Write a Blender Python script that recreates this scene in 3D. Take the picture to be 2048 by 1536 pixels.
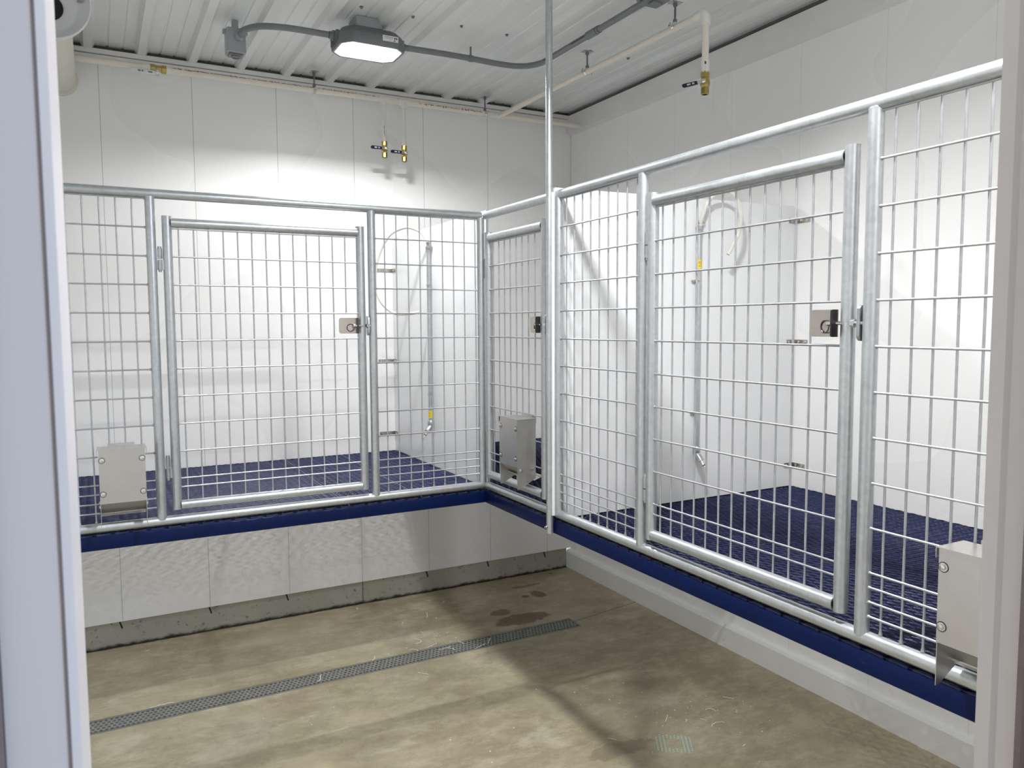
import bpy, math, random
import numpy as np
from mathutils import Vector, Matrix

for o in list(bpy.data.objects):
    bpy.data.objects.remove(o)
SC = bpy.context.scene
COL = SC.collection
random.seed(7)
RNG = np.random.default_rng(5)
PI = math.pi

# ------------------------------------------------------------------ camera
CAMPOS = (-2.7529, -4.3338, 1.6268)
def cam_axes(yaw, pitch, roll):
    y, p, r = [math.radians(a) for a in (yaw, pitch, roll)]
    fw = Vector((math.sin(y)*math.cos(p), math.cos(y)*math.cos(p), math.sin(p)))
    rt = Vector((math.cos(y), -math.sin(y), 0)); up = rt.cross(fw)
    return rt*math.cos(r)+up*math.sin(r), up*math.cos(r)-rt*math.sin(r), fw
rt, up, fw = cam_axes(28.0827, -4.3857, -0.3232)
cd = bpy.data.cameras.new('camera')
cam = bpy.data.objects.new('camera', cd)
COL.objects.link(cam)
M = Matrix.Identity(4)
for i in range(3):
    M[i][0], M[i][1], M[i][2], M[i][3] = rt[i], up[i], -fw[i], CAMPOS[i]
cam.matrix_world = M
cd.sensor_width = 36.0
cd.lens = 1551.79/2048*36.0
cd.clip_start = 0.02
cd.dof.use_dof = True
cd.dof.focus_distance = 3.3
cd.dof.aperture_fstop = 16
SC.camera = cam

# ------------------------------------------------------------------ world / exposure
W = bpy.data.worlds.new('world')
SC.world = W
W.use_nodes = True
bg = W.node_tree.nodes['Background']
bg.inputs[0].default_value = (0.93, 0.93, 0.97, 1)
bg.inputs[1].default_value = 0.33
vs = SC.view_settings
vs.view_transform = 'Standard'
vs.look = 'None'
vs.gamma = 1.0
vs.use_curve_mapping = False
vs.exposure = 1.1
SC.cycles.max_bounces = 16
SC.cycles.diffuse_bounces = 9
LAMP_STRENGTH = 530.0          # emission of the two ceiling lamp lenses

# ------------------------------------------------------------------ materials
class NT:
    def __init__(s, name):
        s.m = bpy.data.materials.new(name); s.m.use_nodes = True
        s.t = s.m.node_tree; s.b = s.t.nodes['Principled BSDF']
        s.geo = None
    def n(s, kind, **kw):
        x = s.t.nodes.new(kind)
        for k, v in kw.items():
            if k.startswith('i_'):
                x.inputs[k[2:].replace('_', ' ')].default_value = v
            else:
                setattr(x, k, v)
        return x
    def l(s, a, b): s.t.links.new(a, b)
    def pos(s):
        if not s.geo: s.geo = s.n('ShaderNodeNewGeometry')
        return s.geo.outputs['Position']
    def scaled(s, sc, loc=(0, 0, 0)):
        mp = s.n('ShaderNodeMapping'); mp.inputs['Scale'].default_value = sc; mp.inputs['Location'].default_value = loc
        s.l(s.pos(), mp.inputs['Vector']); return mp.outputs[0]
    def noise(s, scale, detail=4, rough=.55, vec=None, dist=0.0):
        x = s.n('ShaderNodeTexNoise'); x.inputs['Scale'].default_value = scale
        x.inputs['Detail'].default_value = detail; x.inputs['Roughness'].default_value = rough
        x.inputs['Distortion'].default_value = dist
        s.l(vec if vec is not None else s.pos(), x.inputs['Vector']); return x.outputs['Fac']
    def math(s, op, a, b=None, c=None, clamp=False):
        x = s.n('ShaderNodeMath', operation=op); x.use_clamp = clamp
        for i, v in enumerate((a, b, c)):
            if v is None: continue
            if isinstance(v, (int, float)): x.inputs[i].default_value = v
            else: s.l(v, x.inputs[i])
        return x.outputs[0]
    def ramp(s, fac, a, b, smooth=True):
        x = s.n('ShaderNodeMapRange'); x.interpolation_type = 'SMOOTHSTEP' if smooth else 'LINEAR'
        x.inputs['From Min'].default_value = a; x.inputs['From Max'].default_value = b
        s.l(fac, x.inputs['Value']); return x.outputs[0]
    def mix(s, fac, a, b):
        x = s.n('ShaderNodeMix', data_type='RGBA')
        for sock, v in ((x.inputs[0], fac), (x.inputs[6], a), (x.inputs[7], b)):
            if isinstance(v, (int, float)): sock.default_value = v
            elif isinstance(v, tuple): sock.default_value = (*v, 1) if len(v) == 3 else v
            else: s.l(v, sock)
        return x.outputs[2]
    def out(s, color=None, rough=None, metal=None, spec=None, bump=None, bstr=.2, bdist=.002, **kw):
        for key, v in (('Base Color', color), ('Roughness', rough), ('Metallic', metal), ('Specular IOR Level', spec)):
            if v is None: continue
            if isinstance(v, tuple): s.b.inputs[key].default_value = (*v, 1)
            elif isinstance(v, (int, float)): s.b.inputs[key].default_value = v
            else: s.l(v, s.b.inputs[key])
        if bump is not None:
            bn = s.n('ShaderNodeBump'); bn.inputs['Strength'].default_value = bstr; bn.inputs['Distance'].default_value = bdist
            s.l(bump, bn.inputs['Height']); s.l(bn.outputs[0], s.b.inputs['Normal'])
        for k, v in kw.items(): s.b.inputs[k.replace('_', ' ')].default_value = v
        return s.m
    def xyz(s):
        x = s.n('ShaderNodeSeparateXYZ'); s.l(s.pos(), x.inputs[0]); return x.outputs

def simple(name, col, rough=.5, metal=0, var=.06, vs_=14, **kw):
    t = NT(name); n = t.noise(vs_, 3)
    c2 = tuple(max(0, c*(1-var*2)) for c in col)
    return t.out(t.mix(n, c2, col), rough, metal, **kw)

def mk_galv(name, base, rough, metal=.92):
    t = NT(name)
    v = t.n('ShaderNodeTexVoronoi'); v.inputs['Scale'].default_value = 85; t.l(t.pos(), v.inputs['Vector'])
    big = t.noise(9, 5, .65); fine = t.noise(140, 3)
    f = t.math('ADD', t.math('MULTIPLY', v.outputs['Color'], .35), t.math('MULTIPLY', big, .65))
    col = t.mix(f, tuple(c*.72 for c in base), tuple(min(1, c*1.1) for c in base))
    dirt = t.ramp(t.noise(22, 6, .7, t.scaled((1, 1, .5))), .62, .78)
    col = t.mix(t.math('MULTIPLY', dirt, .35), col, tuple(c*.45 for c in base))
    r = t.math('ADD', t.math('MULTIPLY', big, .22), rough-.1)
    return t.out(col, r, metal, bump=fine, bstr=.12, bdist=.0006)
M_GALV = mk_galv('galvanised_steel', (.55, .575, .59), .38, .82)
M_WIRE = mk_galv('galvanised_wire', (.50, .51, .53), .42, .85)
M_ZINC = mk_galv('zinc_fitting', (.50, .51, .52), .34)

def mk_wall(name, axis, offset, spacing, base=(.87, .867, .855), sd=.62):
    t = NT(name); c = t.xyz()
    a = c[axis]
    # fine seam of the interlocking liner panels
    ph = t.math('FRACT', t.math('DIVIDE', t.math('ADD', a, offset), spacing))
    d = t.math('ABSOLUTE', t.math('SUBTRACT', ph, .5))
    seam = t.ramp(t.math('MULTIPLY', t.math('SUBTRACT', .5, d), spacing), .0011, .0022)      # 0 on the seam
    streak = t.noise(1.2, 1, .5)
    smudge = t.ramp(t.noise(2.3, 6, .68), .25, .95)
    col = t.mix(t.math('MULTIPLY', smudge, .16), base, tuple(x*.90 for x in base))
    col = t.mix(seam, tuple(x*sd for x in base), col)
    spots = t.ramp(t.noise(60, 2, .5, t.scaled((1, 1, .5))), .76, .80)
    col = t.mix(t.math('MULTIPLY', spots, .35), col, (.38, .35, .31))
    r = t.math('ADD', t.math('MULTIPLY', streak, .05), .25)
    bump = seam
    return t.out(col, r, 0, bump=bump, bstr=.10, bdist=.0010)
M_WALLB = mk_wall('white_liner_back', 0, 10*.419+.601+.2095-.2095, .419)
M_WALLR = mk_wall('white_liner_right', 1, .61+10*.419, .419, sd=.88)
M_TRIM = simple('white_trim', (.80, .79, .77), .38, 0, .05, 8)
M_BASE = simple('white_base_trim', (.83, .835, .82), .32, 0, .04, 6)
M_PANEL = simple('white_plastic_divider', (.78, .79, .80), .30, 0, .03, 5)
M_CEIL = simple('painted_ceiling_metal', (.72, .74, .735), .36, 0, .04, 5)
M_GAP = simple('dark_gap', (.10, .10, .10), .8)
M_CPVC = simple('cream_water_pipe', (.79, .74, .66), .42, 0, .05, 12)
M_FIT = simple('pale_pipe_fitting', (.78, .77, .73), .40, 0, .04, 12)
M_PVCD = simple('ivory_duct', (.74, .72, .62), .5, 0, .06, 9)
M_COND = simple('grey_conduit', (.20, .21, .225), .45, 0, .08, 16)
M_JBOX = simple('grey_box', (.36, .38, .40), .5, 0, .06, 14)
M_JDARK = simple('grey_box_cover', (.20, .21, .22), .4, .3, .08, 30)
M_HOUS = simple('dark_lamp_housing', (.20, .215, .225), .45, .3, .1, 30)
M_BRASS = simple('brass', (.54, .41, .14), .28, 1, .12, 60)
M_HANDLE = simple('navy_handle_grip', (.006, .008, .040), .35)
M_CHROME = simple('chromed_steel', (.72, .71, .70), .18, 1, .05, 20)
M_DARKST = simple('dark_steel_and_shadow', (.10, .095, .09), .30, .9, .2, 50)
M_BLACK = simple('black_void', (.006, .006, .007), .7)
M_RED = simple('red_print', (.34, .09, .06), .6)
M_INK = simple('black_print', (.03, .03, .035), .6)
M_GREENINK = simple('green_print', (.05, .26, .22), .6)
M_WHITELBL = simple('white_label', (.80, .80, .79), .5)
M_YELLOW = simple('yellow_label', (.82, .62, .02), .45)
M_HOSE = NT('milky_clear_hose').out((.80, .79, .72), .12, 0, Transmission_Weight=.35, IOR=1.4)
M_PAPER = simple('white_paper', (.86, .84, .76), .7, 0, .04, 30)
M_DRAIN = simple('grey_drain_plastic', (.25, .25, .225), .5, 0, .12, 40)
M_PIT = simple('drain_pit', (.015, .015, .015), .8)
M_DOT = simple('turquoise_light_dots', (.55, .85, .80), .5, 0, .15, 90)
M_GASKET = simple('door_gasket', (.22, .19, .18), .7, 0, .2, 30)

def mk_ss(name, base, rough, mott=.14):
    t = NT(name); n = t.noise(16, 6, .65, t.scaled((1, 1, 1.5))); n2 = t.noise(80, 3)
    col = t.mix(n, tuple(c*(1-mott) for c in base), base)
    return t.out(col, t.math('ADD', t.math('MULTIPLY', n, .10), rough-.02), .95, bump=n2, bstr=.02, bdist=.0003)
M_SS = mk_ss('stainless_sheet', (.62, .60, .57), .30)
M_SSLATCH = mk_ss('brown_tinted_stainless', (.60, .56, .50), .20, .3)

def mk_navy(name, wear):
    t = NT(name)
    n = t.noise(7, 6, .7); w = t.ramp(t.noise(13, 8, .78, t.scaled((1, 1, 2))), .62, .74)
    col = t.mix(n, (.0004, .0040, .034), (.0008, .0092, .068))
    col = t.mix(t.math('MULTIPLY', w, wear), col, (.07, .09, .15))
    return t.out(col, t.math('ADD', t.math('MULTIPLY', w, .3), .36), 0, .16, bump=n, bstr=.2, bdist=.003)
M_NAVY = mk_navy('navy_coated_beam', .55)
def mk_grate():
    t = NT('navy_coated_mesh')
    n = t.noise(5, 5, .7); dust = t.ramp(t.noise(26, 6, .7), .45, .75)
    col = t.mix(n, (.0040, .0080, .050), (.009, .016, .080))
    col = t.mix(t.math('MULTIPLY', dust, .60), col, (.080, .080, .112))
    return t.out(col, .46, 0)
M_GRATE = mk_grate()

def mk_frame(name, col):
    t = NT(name); n = t.ramp(t.noise(9, 7, .75, t.scaled((1, 1, .35))), .60, .72)
    c = t.xyz()
    low = t.ramp(c[2], 1.45, 1.1)
    grime = t.math('MULTIPLY', n, t.math('ADD', t.math('MULTIPLY', low, .45), .08))
    return t.out(t.mix(grime, col, (.38, .33, .27)), .38, 0)
M_FRAME = mk_frame('painted_door_frame', (.60, .57, .56))

def mk_floor():
    t = NT('stained_concrete'); c = t.xyz()
    warp = t.noise(1.4, 5, .6, None, .6)
    big = t.noise(1.3, 9, .66, None, .35)
    mid = t.noise(5.5, 10, .72, t.scaled((1, 1.7, 1)), .25)
    fine = t.noise(38, 5, .65)
    col = t.mix(t.ramp(big, .3, .72), (0.277, 0.235, 0.145), (0.463, 0.411, 0.272))
    col = t.mix(t.math('MULTIPLY', t.ramp(mid, .42, .72), .65), col, (0.605, 0.547, 0.387))
    col = t.mix(t.math('MULTIPLY', t.ramp(t.noise(2.6, 9, .72, t.scaled((1.4, 1, 1), (3, 7, 0)), .2), .5, .75), .5), col, (0.336, 0.252, 0.174))
    col = t.mix(t.math('MULTIPLY', t.ramp(t.noise(1.9, 8, .68, t.scaled((1, 1, 1), (9, 2, 0)), .2), .52, .72), .45), col, (0.446, 0.478, 0.372))
    col = t.mix(t.math('MULTIPLY', t.ramp(t.noise(7, 10, .78, t.scaled((1, 2.6, 1), (1, 5, 0)), .4), .58, .66), .45), col, (0.202, 0.160, 0.099))
    fn2 = t.ramp(t.noise(21, 9, .8, None, .2), .48, .68)
    col = t.mix(t.math('MULTIPLY', fn2, .30), col, (.19, .165, .12))
    fn3 = t.ramp(t.noise(12, 9, .8, t.scaled((1, 1.6, 1), (6, 6, 0)), .2), .56, .66)
    col = t.mix(t.math('MULTIPLY', fn3, .22), col, (.62, .58, .47))
    col = t.mix(t.math('MULTIPLY', fine, .25), col, (0.252, 0.218, 0.149))
    scr = t.ramp(t.math('ABSOLUTE', t.math('SUBTRACT', t.noise(3.4, 6, .7, t.scaled((.5, 2.4, 1), (2, 8, 0)), .6), .5)), .010, .003)
    col = t.mix(t.math('MULTIPLY', scr, .22), col, (0.146, 0.123, 0.077))
    pale = t.ramp(t.noise(2.2, 10, .72, t.scaled((.9, 1.5, 1), (5, 1, 0)), .3), .54, .66)
    col = t.mix(t.math('MULTIPLY', pale, .42), col, (0.627, 0.594, 0.462))
    spk = t.ramp(t.noise(150, 2, .5), .70, .76)
    col = t.mix(t.math('MULTIPLY', spk, .5), col, (0.750, 0.750, 0.627))
    # stains with a shape of their own: (x, y, rx, ry, colour, strength)
    for (x, y, rx, ry, cc, st) in ((-.74, -.66, .17, .075, (.10, .055, .022), .8), (-.80, -.52, .06, .05, (.10, .055, .022), .75),
                                   (-.46, -.36, .045, .06, (.07, .05, .02), .8), (-.55, -.36, .025, .02, (.05, .035, .015), .8),
                                   (-.47, -.20, .10, .022, (.09, .065, .03), .6), (-.195, -.06, .016, .014, (.05, .04, .02), .7),
                                   (-1.05, -2.0, .14, .05, (.13, .10, .065), .4), (-1.9, -1.5, .2, .08, (.24, .18, .13), .16)):
        dx = t.math('DIVIDE', t.math('SUBTRACT', c[0], x), rx); dy = t.math('DIVIDE', t.math('SUBTRACT', c[1], y), ry)
        d = t.math('ADD', t.math('MULTIPLY', dx, dx), t.math('MULTIPLY', dy, dy))
        d = t.math('ADD', d, t.math('MULTIPLY', t.math('SUBTRACT', t.noise(13, 6, .7), .5), 3.0))
        f = t.math('MULTIPLY', t.ramp(d, 1.15, .75), st)
        col = t.mix(f, col, cc)
    # saw cut running on from the drain, and a hairline crack
    line = t.math('ABSOLUTE', t.math('SUBTRACT', c[1], t.math('ADD', t.math('MULTIPLY', c[0], .165), -.75)))
    f = t.math('MULTIPLY', t.ramp(line, .0032, .0015), t.ramp(c[0], -.52, -.50))
    col = t.mix(f, col, (.05, .04, .025))
    # uneven dark band along the foot of the back curb
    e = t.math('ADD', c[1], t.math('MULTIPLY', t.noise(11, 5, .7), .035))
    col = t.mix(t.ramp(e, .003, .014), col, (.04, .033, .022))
    r = t.math('ADD', t.math('MULTIPLY', big, -.25), .52)
    return t.out(col, r, 0, bump=t.math('ADD', fine, t.math('MULTIPLY', mid, 2)), bstr=.18, bdist=.002)
M_FLOOR = mk_floor()
def mk_curb():
    t = NT('grey_curb_concrete'); c = t.xyz()
    a = t.noise(3.2, 7, .7); p = t.ramp(t.noise(46, 4, .6), .63, .70); st = t.ramp(t.noise(7, 6, .7, t.scaled((1, 1, 2))), .58, .72)
    col = t.mix(a, (.28, .272, .235), (.50, .48, .40))
    col = t.mix(t.math('MULTIPLY', p, .6), col, (.06, .055, .045))
    col = t.mix(t.math('MULTIPLY', st, .55), col, (.12, .11, .075))
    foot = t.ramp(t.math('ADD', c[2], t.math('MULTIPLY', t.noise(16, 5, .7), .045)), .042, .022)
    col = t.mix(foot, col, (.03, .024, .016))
    jn = t.math('ABSOLUTE', t.math('ADD', c[0], 1.437))
    col = t.mix(t.ramp(jn, .0028, .0012), col, (.05, .045, .04))
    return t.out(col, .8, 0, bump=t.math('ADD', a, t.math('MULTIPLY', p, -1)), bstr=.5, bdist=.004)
M_CURB = mk_curb()
def mk_emit(k=1.0):
    t = NT('lamp_lens'); t.b.inputs['Base Color'].default_value = (.9, .9, .9, 1)
    t.b.inputs['Emission Color'].default_value = (.985, .985, 1.0, 1)
    t.b.inputs['Emission Strength'].default_value = LAMP_STRENGTH*k
    return t.m
M_LENS = mk_emit()

# ------------------------------------------------------------------ mesh helpers
class MB:
    def __init__(s): s.v = []; s.f = []
    def add(s, v, f):
        o = len(s.v); s.v.extend([tuple(map(float, p)) for p in v]); s.f.extend([tuple(i+o for i in q) for q in f]); return s
    def box(s, x0, x1, y0, y1, z0, z1, c=0.0):
        if c <= 0:
            v = [(x, y, z) for z in (z0, z1) for y in (y0, y1) for x in (x0, x1)]
            return s.add(v, [(0, 2, 3, 1), (4, 5, 7, 6), (0, 1, 5, 4), (2, 6, 7, 3), (0, 4, 6, 2), (1, 3, 7, 5)])
        # chamfered in plan and along top/bottom edges
        pts = []
        for z, k in ((z0, c), (z0+c, 0), (z1-c, 0), (z1, c)):
            a, b, e, g = x0+k, x1-k, y0+k, y1-k
            q = c
            pts.append([(a+q, e, z), (b-q, e, z), (b, e+q, z), (b, g-q, z), (b-q, g, z), (a+q, g, z), (a, g-q, z), (a, e+q, z)])
        v = [p for r in pts for p in r]; f = [tuple(range(7, -1, -1)), tuple(range(24, 32))]
        for r in range(3):
            for i in range(8):
                j = (i+1) % 8; f.append((r*8+i, r*8+j, r*8+8+j, r*8+8+i))
        return s.add(v, f)
    def obox(s, ctr, ax, ay, az, hx, hy, hz):
        c = Vector(ctr); ax, ay, az = [Vector(a).normalized() for a in (ax, ay, az)]
        v = [c+ax*hx*i+ay*hy*j+az*hz*k for k in (-1, 1) for j in (-1, 1) for i in (-1, 1)]
        return s.add(v, [(0, 2, 3, 1), (4, 5, 7, 6), (0, 1, 5, 4), (2, 6, 7, 3), (0, 4, 6, 2), (1, 3, 7, 5)])
    def path(s, pts, rad, n=16, caps=True, closed=False):
        P = [Vector(p) for p in pts]; m = len(P)
        R = rad if isinstance(rad, (list, tuple)) else [rad]*m
        T = []
        for i in range(m):
            if closed: t = P[(i+1) % m]-P[i-1]
            else: t = (P[min(i+1, m-1)]-P[max(i-1, 0)])
            if t.length < 1e-9: t = P[min(i+1, m-1)]-P[max(i-2, 0)]
            T.append(t.normalized())
        a = Vector((0, 0, 1)) if abs(T[0].z) < .9 else Vector((1, 0, 0))
        N = [(a-T[0]*a.dot(T[0])).normalized()]
        for i in range(1, m):
            q = N[-1]-T[i]*N[-1].dot(T[i]); N.append(q.normalized())
        v = []
        for i in range(m):
            b = T[i].cross(N[i])
            for k in range(n):
                an = 2*PI*k/n; v.append(P[i]+(N[i]*math.cos(an)+b*math.sin(an))*R[i])
        f = []
        for i in range(m if closed else m-1):
            i2 = (i+1) % m
            for k in range(n):
                k2 = (k+1) % n; f.append((i*n+k, i*n+k2, i2*n+k2, i2*n+k))
        if caps and not closed:
            f.append(tuple(range(n-1, -1, -1))); f.append(tuple((m-1)*n+k for k in range(n)))
        return s.add(v, f)
    def tube(s, a, b, r, n=20, wall=0):
        """pipe between two points; wall > 0 leaves the ends open and hollow"""
        if not wall: return s.path([a, b], r, n)
        a, b = Vector(a), Vector(b); d = (b-a).normalized()*min(.03, (b-a).length*.3)
        return s.path([a+d, a, a, b, b, b-d], [r-wall, r-wall, r, r, r-wall, r-wall], n, caps=True)
    def lathe(s, prof, ctr, axis, n=32):
        ax = Vector(axis).normalized(); a = Vector((0, 0, 1)) if abs(ax.z) < .9 else Vector((1, 0, 0))
        u = (a-ax*a.dot(ax)).normalized(); w = ax.cross(u); c = Vector(ctr); v = []; f = []
        for (r, h) in prof:
            for k in range(n):
                an = 2*PI*k/n; v.append(c+ax*h+(u*math.cos(an)+w*math.sin(an))*max(r, 1e-5))
        for i in range(len(prof)-1):
            for k in range(n):
                k2 = (k+1) % n; f.append((i*n+k, i*n+k2, (i+1)*n+k2, (i+1)*n+k))
        f.append(tuple(range(n-1, -1, -1))); f.append(tuple((len(prof)-1)*n+k for k in range(n)))
        return s.add(v, f)
    def prism(s, poly, o, u, w, e):
        """poly in (u, w) plane from origin o, extruded by vector e"""
        o, u, w, e = Vector(o), Vector(u), Vector(w), Vector(e); n = len(poly)
        v = [o+u*a+w*b for a, b in poly]+[o+u*a+w*b+e for a, b in poly]
        f = [tuple(range(n-1, -1, -1)), tuple(range(n, 2*n))]+[(i, (i+1) % n, n+(i+1) % n, n+i) for i in range(n)]
        return s.add(v, f)
    def sphere(s, c, r, n=12, m=7, sc=(1, 1, 1)):
        prof = [(math.sin(PI*i/m), -math.cos(PI*i/m)) for i in range(m+1)]
        c = Vector(c); v = []; f = []
        for (a, h) in prof:
            for k in range(n):
                an = 2*PI*k/n; v.append((c.x+r*sc[0]*a*math.cos(an), c.y+r*sc[1]*a*math.sin(an), c.z+r*sc[2]*h))
        for i in range(m):
            for k in range(n):
                k2 = (k+1) % n; f.append((i*n+k, i*n+k2, (i+1)*n+k2, (i+1)*n+k))
        return s.add(v, f)

OFF = {}
def finish(me, mat, smooth=True, ang=38):
    me.validate()
    me.materials.append(mat)
    if smooth:
        me.polygons.foreach_set('use_smooth', [True]*len(me.polygons))
        me.set_sharp_from_angle(angle=math.radians(ang))
    me.update()
def build(name, mb, mat, parent=None, label=None, cat=None, group=None, kind=None, smooth=True, bev=0, ang=38):
    off = Vector(OFF.get(parent.name, (0, 0, 0))) if parent else Vector((0, 0, 0))
    me = bpy.data.meshes.new(name)
    me.from_pydata([tuple(Vector(p)-off) for p in mb.v], [], mb.f)
    import bmesh
    bm = bmesh.new(); bm.from_mesh(me); bmesh.ops.recalc_face_normals(bm, faces=bm.faces); bm.to_mesh(me); bm.free()
    finish(me, mat, smooth, ang)
    o = bpy.data.objects.new(name, me); COL.objects.link(o)
    if parent: o.parent = parent
    OFF[o.name] = tuple(off)
    if bev:
        b = o.modifiers.new('bevel', 'BEVEL'); b.width = bev; b.segments = 2; b.limit_method = 'ANGLE'
    if label: o['label'] = label
    if cat: o['category'] = cat
    if group: o['group'] = group
    if kind: o['kind'] = kind
    return o
def thing(name, label, cat, loc=(0, 0, 0), group=None, local=False, rz=0):
    o = bpy.data.objects.new(name, None); COL.objects.link(o)
    o.empty_display_size = .05
    o.location = loc; o.rotation_euler = (0, 0, rz); o['label'] = label; o['category'] = cat
    if group: o['group'] = group
    OFF[o.name] = (0, 0, 0) if local else tuple(loc)
    return o
def copy_tree(o, loc, rz=None, label=None, group=None):
    def rec(x, par):
        c = x.copy(); COL.objects.link(c)
        if par is not None: c.parent = par
        for ch in [k for k in x.children]: rec(ch, c)
        return c
    r = rec(o, None); r.location = loc
    if rz is not None: r.rotation_euler = (0, 0, rz)
    if label: r['label'] = label
    if group: r['group'] = group
    return r
def struct(name, mb, mat, parent=None, label=None, **kw):
    return build(name, mb, mat, parent, label=label, kind='structure' if not parent else None, **kw)

# ------------------------------------------------------------------ room shell
ZC = 2.975                                  # flat of the ceiling sheet
XL, YF, YFN = -3.35, -3.70, -3.86           # left wall, far and near face of the front wall
struct('wall_back', MB().box(XL-.1, .1, 0, .10, .130, 3.05), M_WALLB, smooth=False)
struct('wall_right', MB().box(0, .10, YF-.2, 0, 0, 3.05), M_WALLR, smooth=False)
struct('wall_left', MB().box(XL-.10, XL, YF, 0, 0, 3.05), M_WALLR, smooth=False)
OX0, OX1, OH = -2.7695, -1.666, 2.9         # doorway in the front wall
fwm = MB().box(XL-1.2, OX0-.05, YFN+.005, YF-.005, 0, 3.05).box(OX1+.05, .1, YFN+.005, YF-.005, 0, 3.05).box(OX0-.05, OX1+.05, YFN+.005, YF-.005, OH+.05, 3.05)
struct('wall_front', fwm, M_WALLB, smooth=False)

# floor with a real slot for the trench drain
DY0, DY1, DX1 = -.9065, -.7775, -.503
fl = MB()
fl.box(-5.5, .1, -7.0, DY0, -.05, 0).box(-5.5, .1, DY1, .1, -.05, 0).box(DX1, .1, DY0, DY1, -.05, 0)
struct('floor', fl, M_FLOOR, smooth=False)
pit = MB().box(-5.5, DX1, DY0, DY1, -.13, -.12).box(-5.5, DX1, DY0-.006, DY0, -.13, -.051).box(-5.5, DX1, DY1, DY1+.006, -.13, -.051).box(DX1, DX1+.006, DY0, DY1, -.13, -.051)
struct('trim_1', pit, M_PIT, smooth=False)

curb = MB().box(XL-.1, -.03, .008, .12, 0, .130)
cb = struct('baseboard_back', curb, M_CURB, smooth=False)
sl = MB()
for x in (-3.10, -2.708, -2.28, -1.875, -1.036, -.621, -.204):
    sl.prism([(0, 0), (.007, 0), (.018, -.034), (.012, -.040)], (x-.006, .0065, .128), (1, 0, 0), (0, 0, 1), (0, .004, 0))
build('weep_slit', sl, M_BLACK, cb)
bbp = [(0, 0), (-.030, 0), (-.030, .104), (-.022, .118), (0, .122)]
struct('baseboard_right', MB().prism(bbp, (0, .008, 0), (1, 0, 0), (0, 0, 1), (0, YF-.008, 0)), M_BASE, ang=20)

# ceiling: ribbed metal sheet, ribs run along Y
prof = []
x = XL-.02
k0 = -2.736
ribs = [k0+.2322*k for k in range(-3, 13)]
pts = [(XL-.05, 0)]
for r in ribs:
    if r-.035 < XL-.04 or r > -.02: continue
    pts += [(r-.031, 0), (r-.017, -.024), (r+.017, -.024), (r+.031, 0)]
    for q in (.083, .150):
        pts += [(r+q-.007, 0), (r+q-.003, .004), (r+q+.003, .004), (r+q+.007, 0)]
pts = [p for p in pts if p[0] < .0]
pts.append((.05, 0))
ce = MB(); ylist = [-.006, -.075, -.10, -.125, YF+.005]
top = .03
v = []; f = []
n = len(pts)
for yy in ylist:
    dip = .004 if yy == -.10 else 0
    for (px_, pz) in pts: v.append((px_, yy, ZC+(pz-(dip if pz >= 0 else 0))))
for j in range(len(ylist)-1):
    for i in range(n-1): f.append((j*n+i, j*n+i+1, (j+1)*n+i+1, (j+1)*n+i))
ce.add(v, f)
ce.box(XL-.05, .05, YF, .05, ZC+.02, ZC+.05)
ceil = struct('ceiling', ce, M_CEIL, ang=25)
for x_ in [r+.1161 for r in ribs if XL < r+.1161 < -.2]:
    for yy in (-1.035, -2.25):
        m = MB().lathe([(.009, 0), (.009, -.002), (.0055, -.003), (.0055, -.008), (0, -.008)], (x_-.015, yy, ZC), (0, 0, 1), 8)
        build('screw', m, M_JDARK, ceil)
# J-channel at the back wall and the band along the top of the right wall
jc = MB().box(XL, -.02, -.030, 0, 2.933, 2.949).box(XL, -.02, -.010, 0, 2.928, 2.933).box(XL, -.02, -.026, 0, 2.892, 2.928).box(XL, -.02, -.030, -.027, 2.949, 2.955)
struct('trim_2', jc, M_TRIM, smooth=False)
struct('trim_3', MB().box(XL, -.02, -.004, 0, 2.955, 3.0), M_GAP, smooth=False)
co = MB().prism([(0, 2.838), (-.036, 2.852), (-.038, 2.952), (0, 2.956)], (0, 0, 0), (1, 0, 0), (0, 0, 1), (0, YF, 0))
struct('trim_4', co, M_TRIM, ang=20)
struct('trim_5', MB().box(-.042, 0, YF, 0, 2.955, 2.964), M_GAP, smooth=False)
struct('trim_6', MB().box(-.006, 0, -.006, 0, .13, 2.85), M_TRIM, smooth=False)

# door frame around the opening
df = thing('door_1', 'pale painted steel door frame the room is seen through', 'door frame', (OX0, YFN, 0))
df['kind'] = 'structure'
left = MB().prism([(0, 0), (0, -.160), (-.006, -.166), (-.034, -.166), (-.036, -.160), (-.036, -.150), (-.06, -.150), (-.06, 0)], (OX0, YF, 0), (1, 0, 0), (0, 1, 0), (0, 0, OH))
build('left_jamb', left, M_FRAME, df, ang=20)
build('gasket', MB().box(OX0-.0058, OX0-.0044, YFN-.0068, YFN-.0052, 1.15, OH), M_GASKET, df)
right = MB().prism([(0, 0), (.0, -.020), (.006, -.026), (.006, -.150), (.012, -.160), (.06, -.160), (.06, 0)], (OX1, YF, 0), (1, 0, 0), (0, 1, 0), (0, 0, OH))
build('right_jamb', right, M_FRAME, df, ang=20)
build('gasket', MB().box(OX1-.008, OX1+.007, YF-.066, YF-.058, 0, OH), M_GASKET, df)
build('head', MB().box(OX0, OX1, YFN, YF, OH, OH+.05), M_FRAME, df)
build('gasket', MB().box(OX0-.052, OX0-.0345, YFN-.012, YFN-.004, 0, OH), M_GASKET, df)
build('outer_casing', MB().box(OX0-.16, OX0-.053, YFN-.012, YFN+.004, 0, OH), M_TRIM, df)

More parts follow.
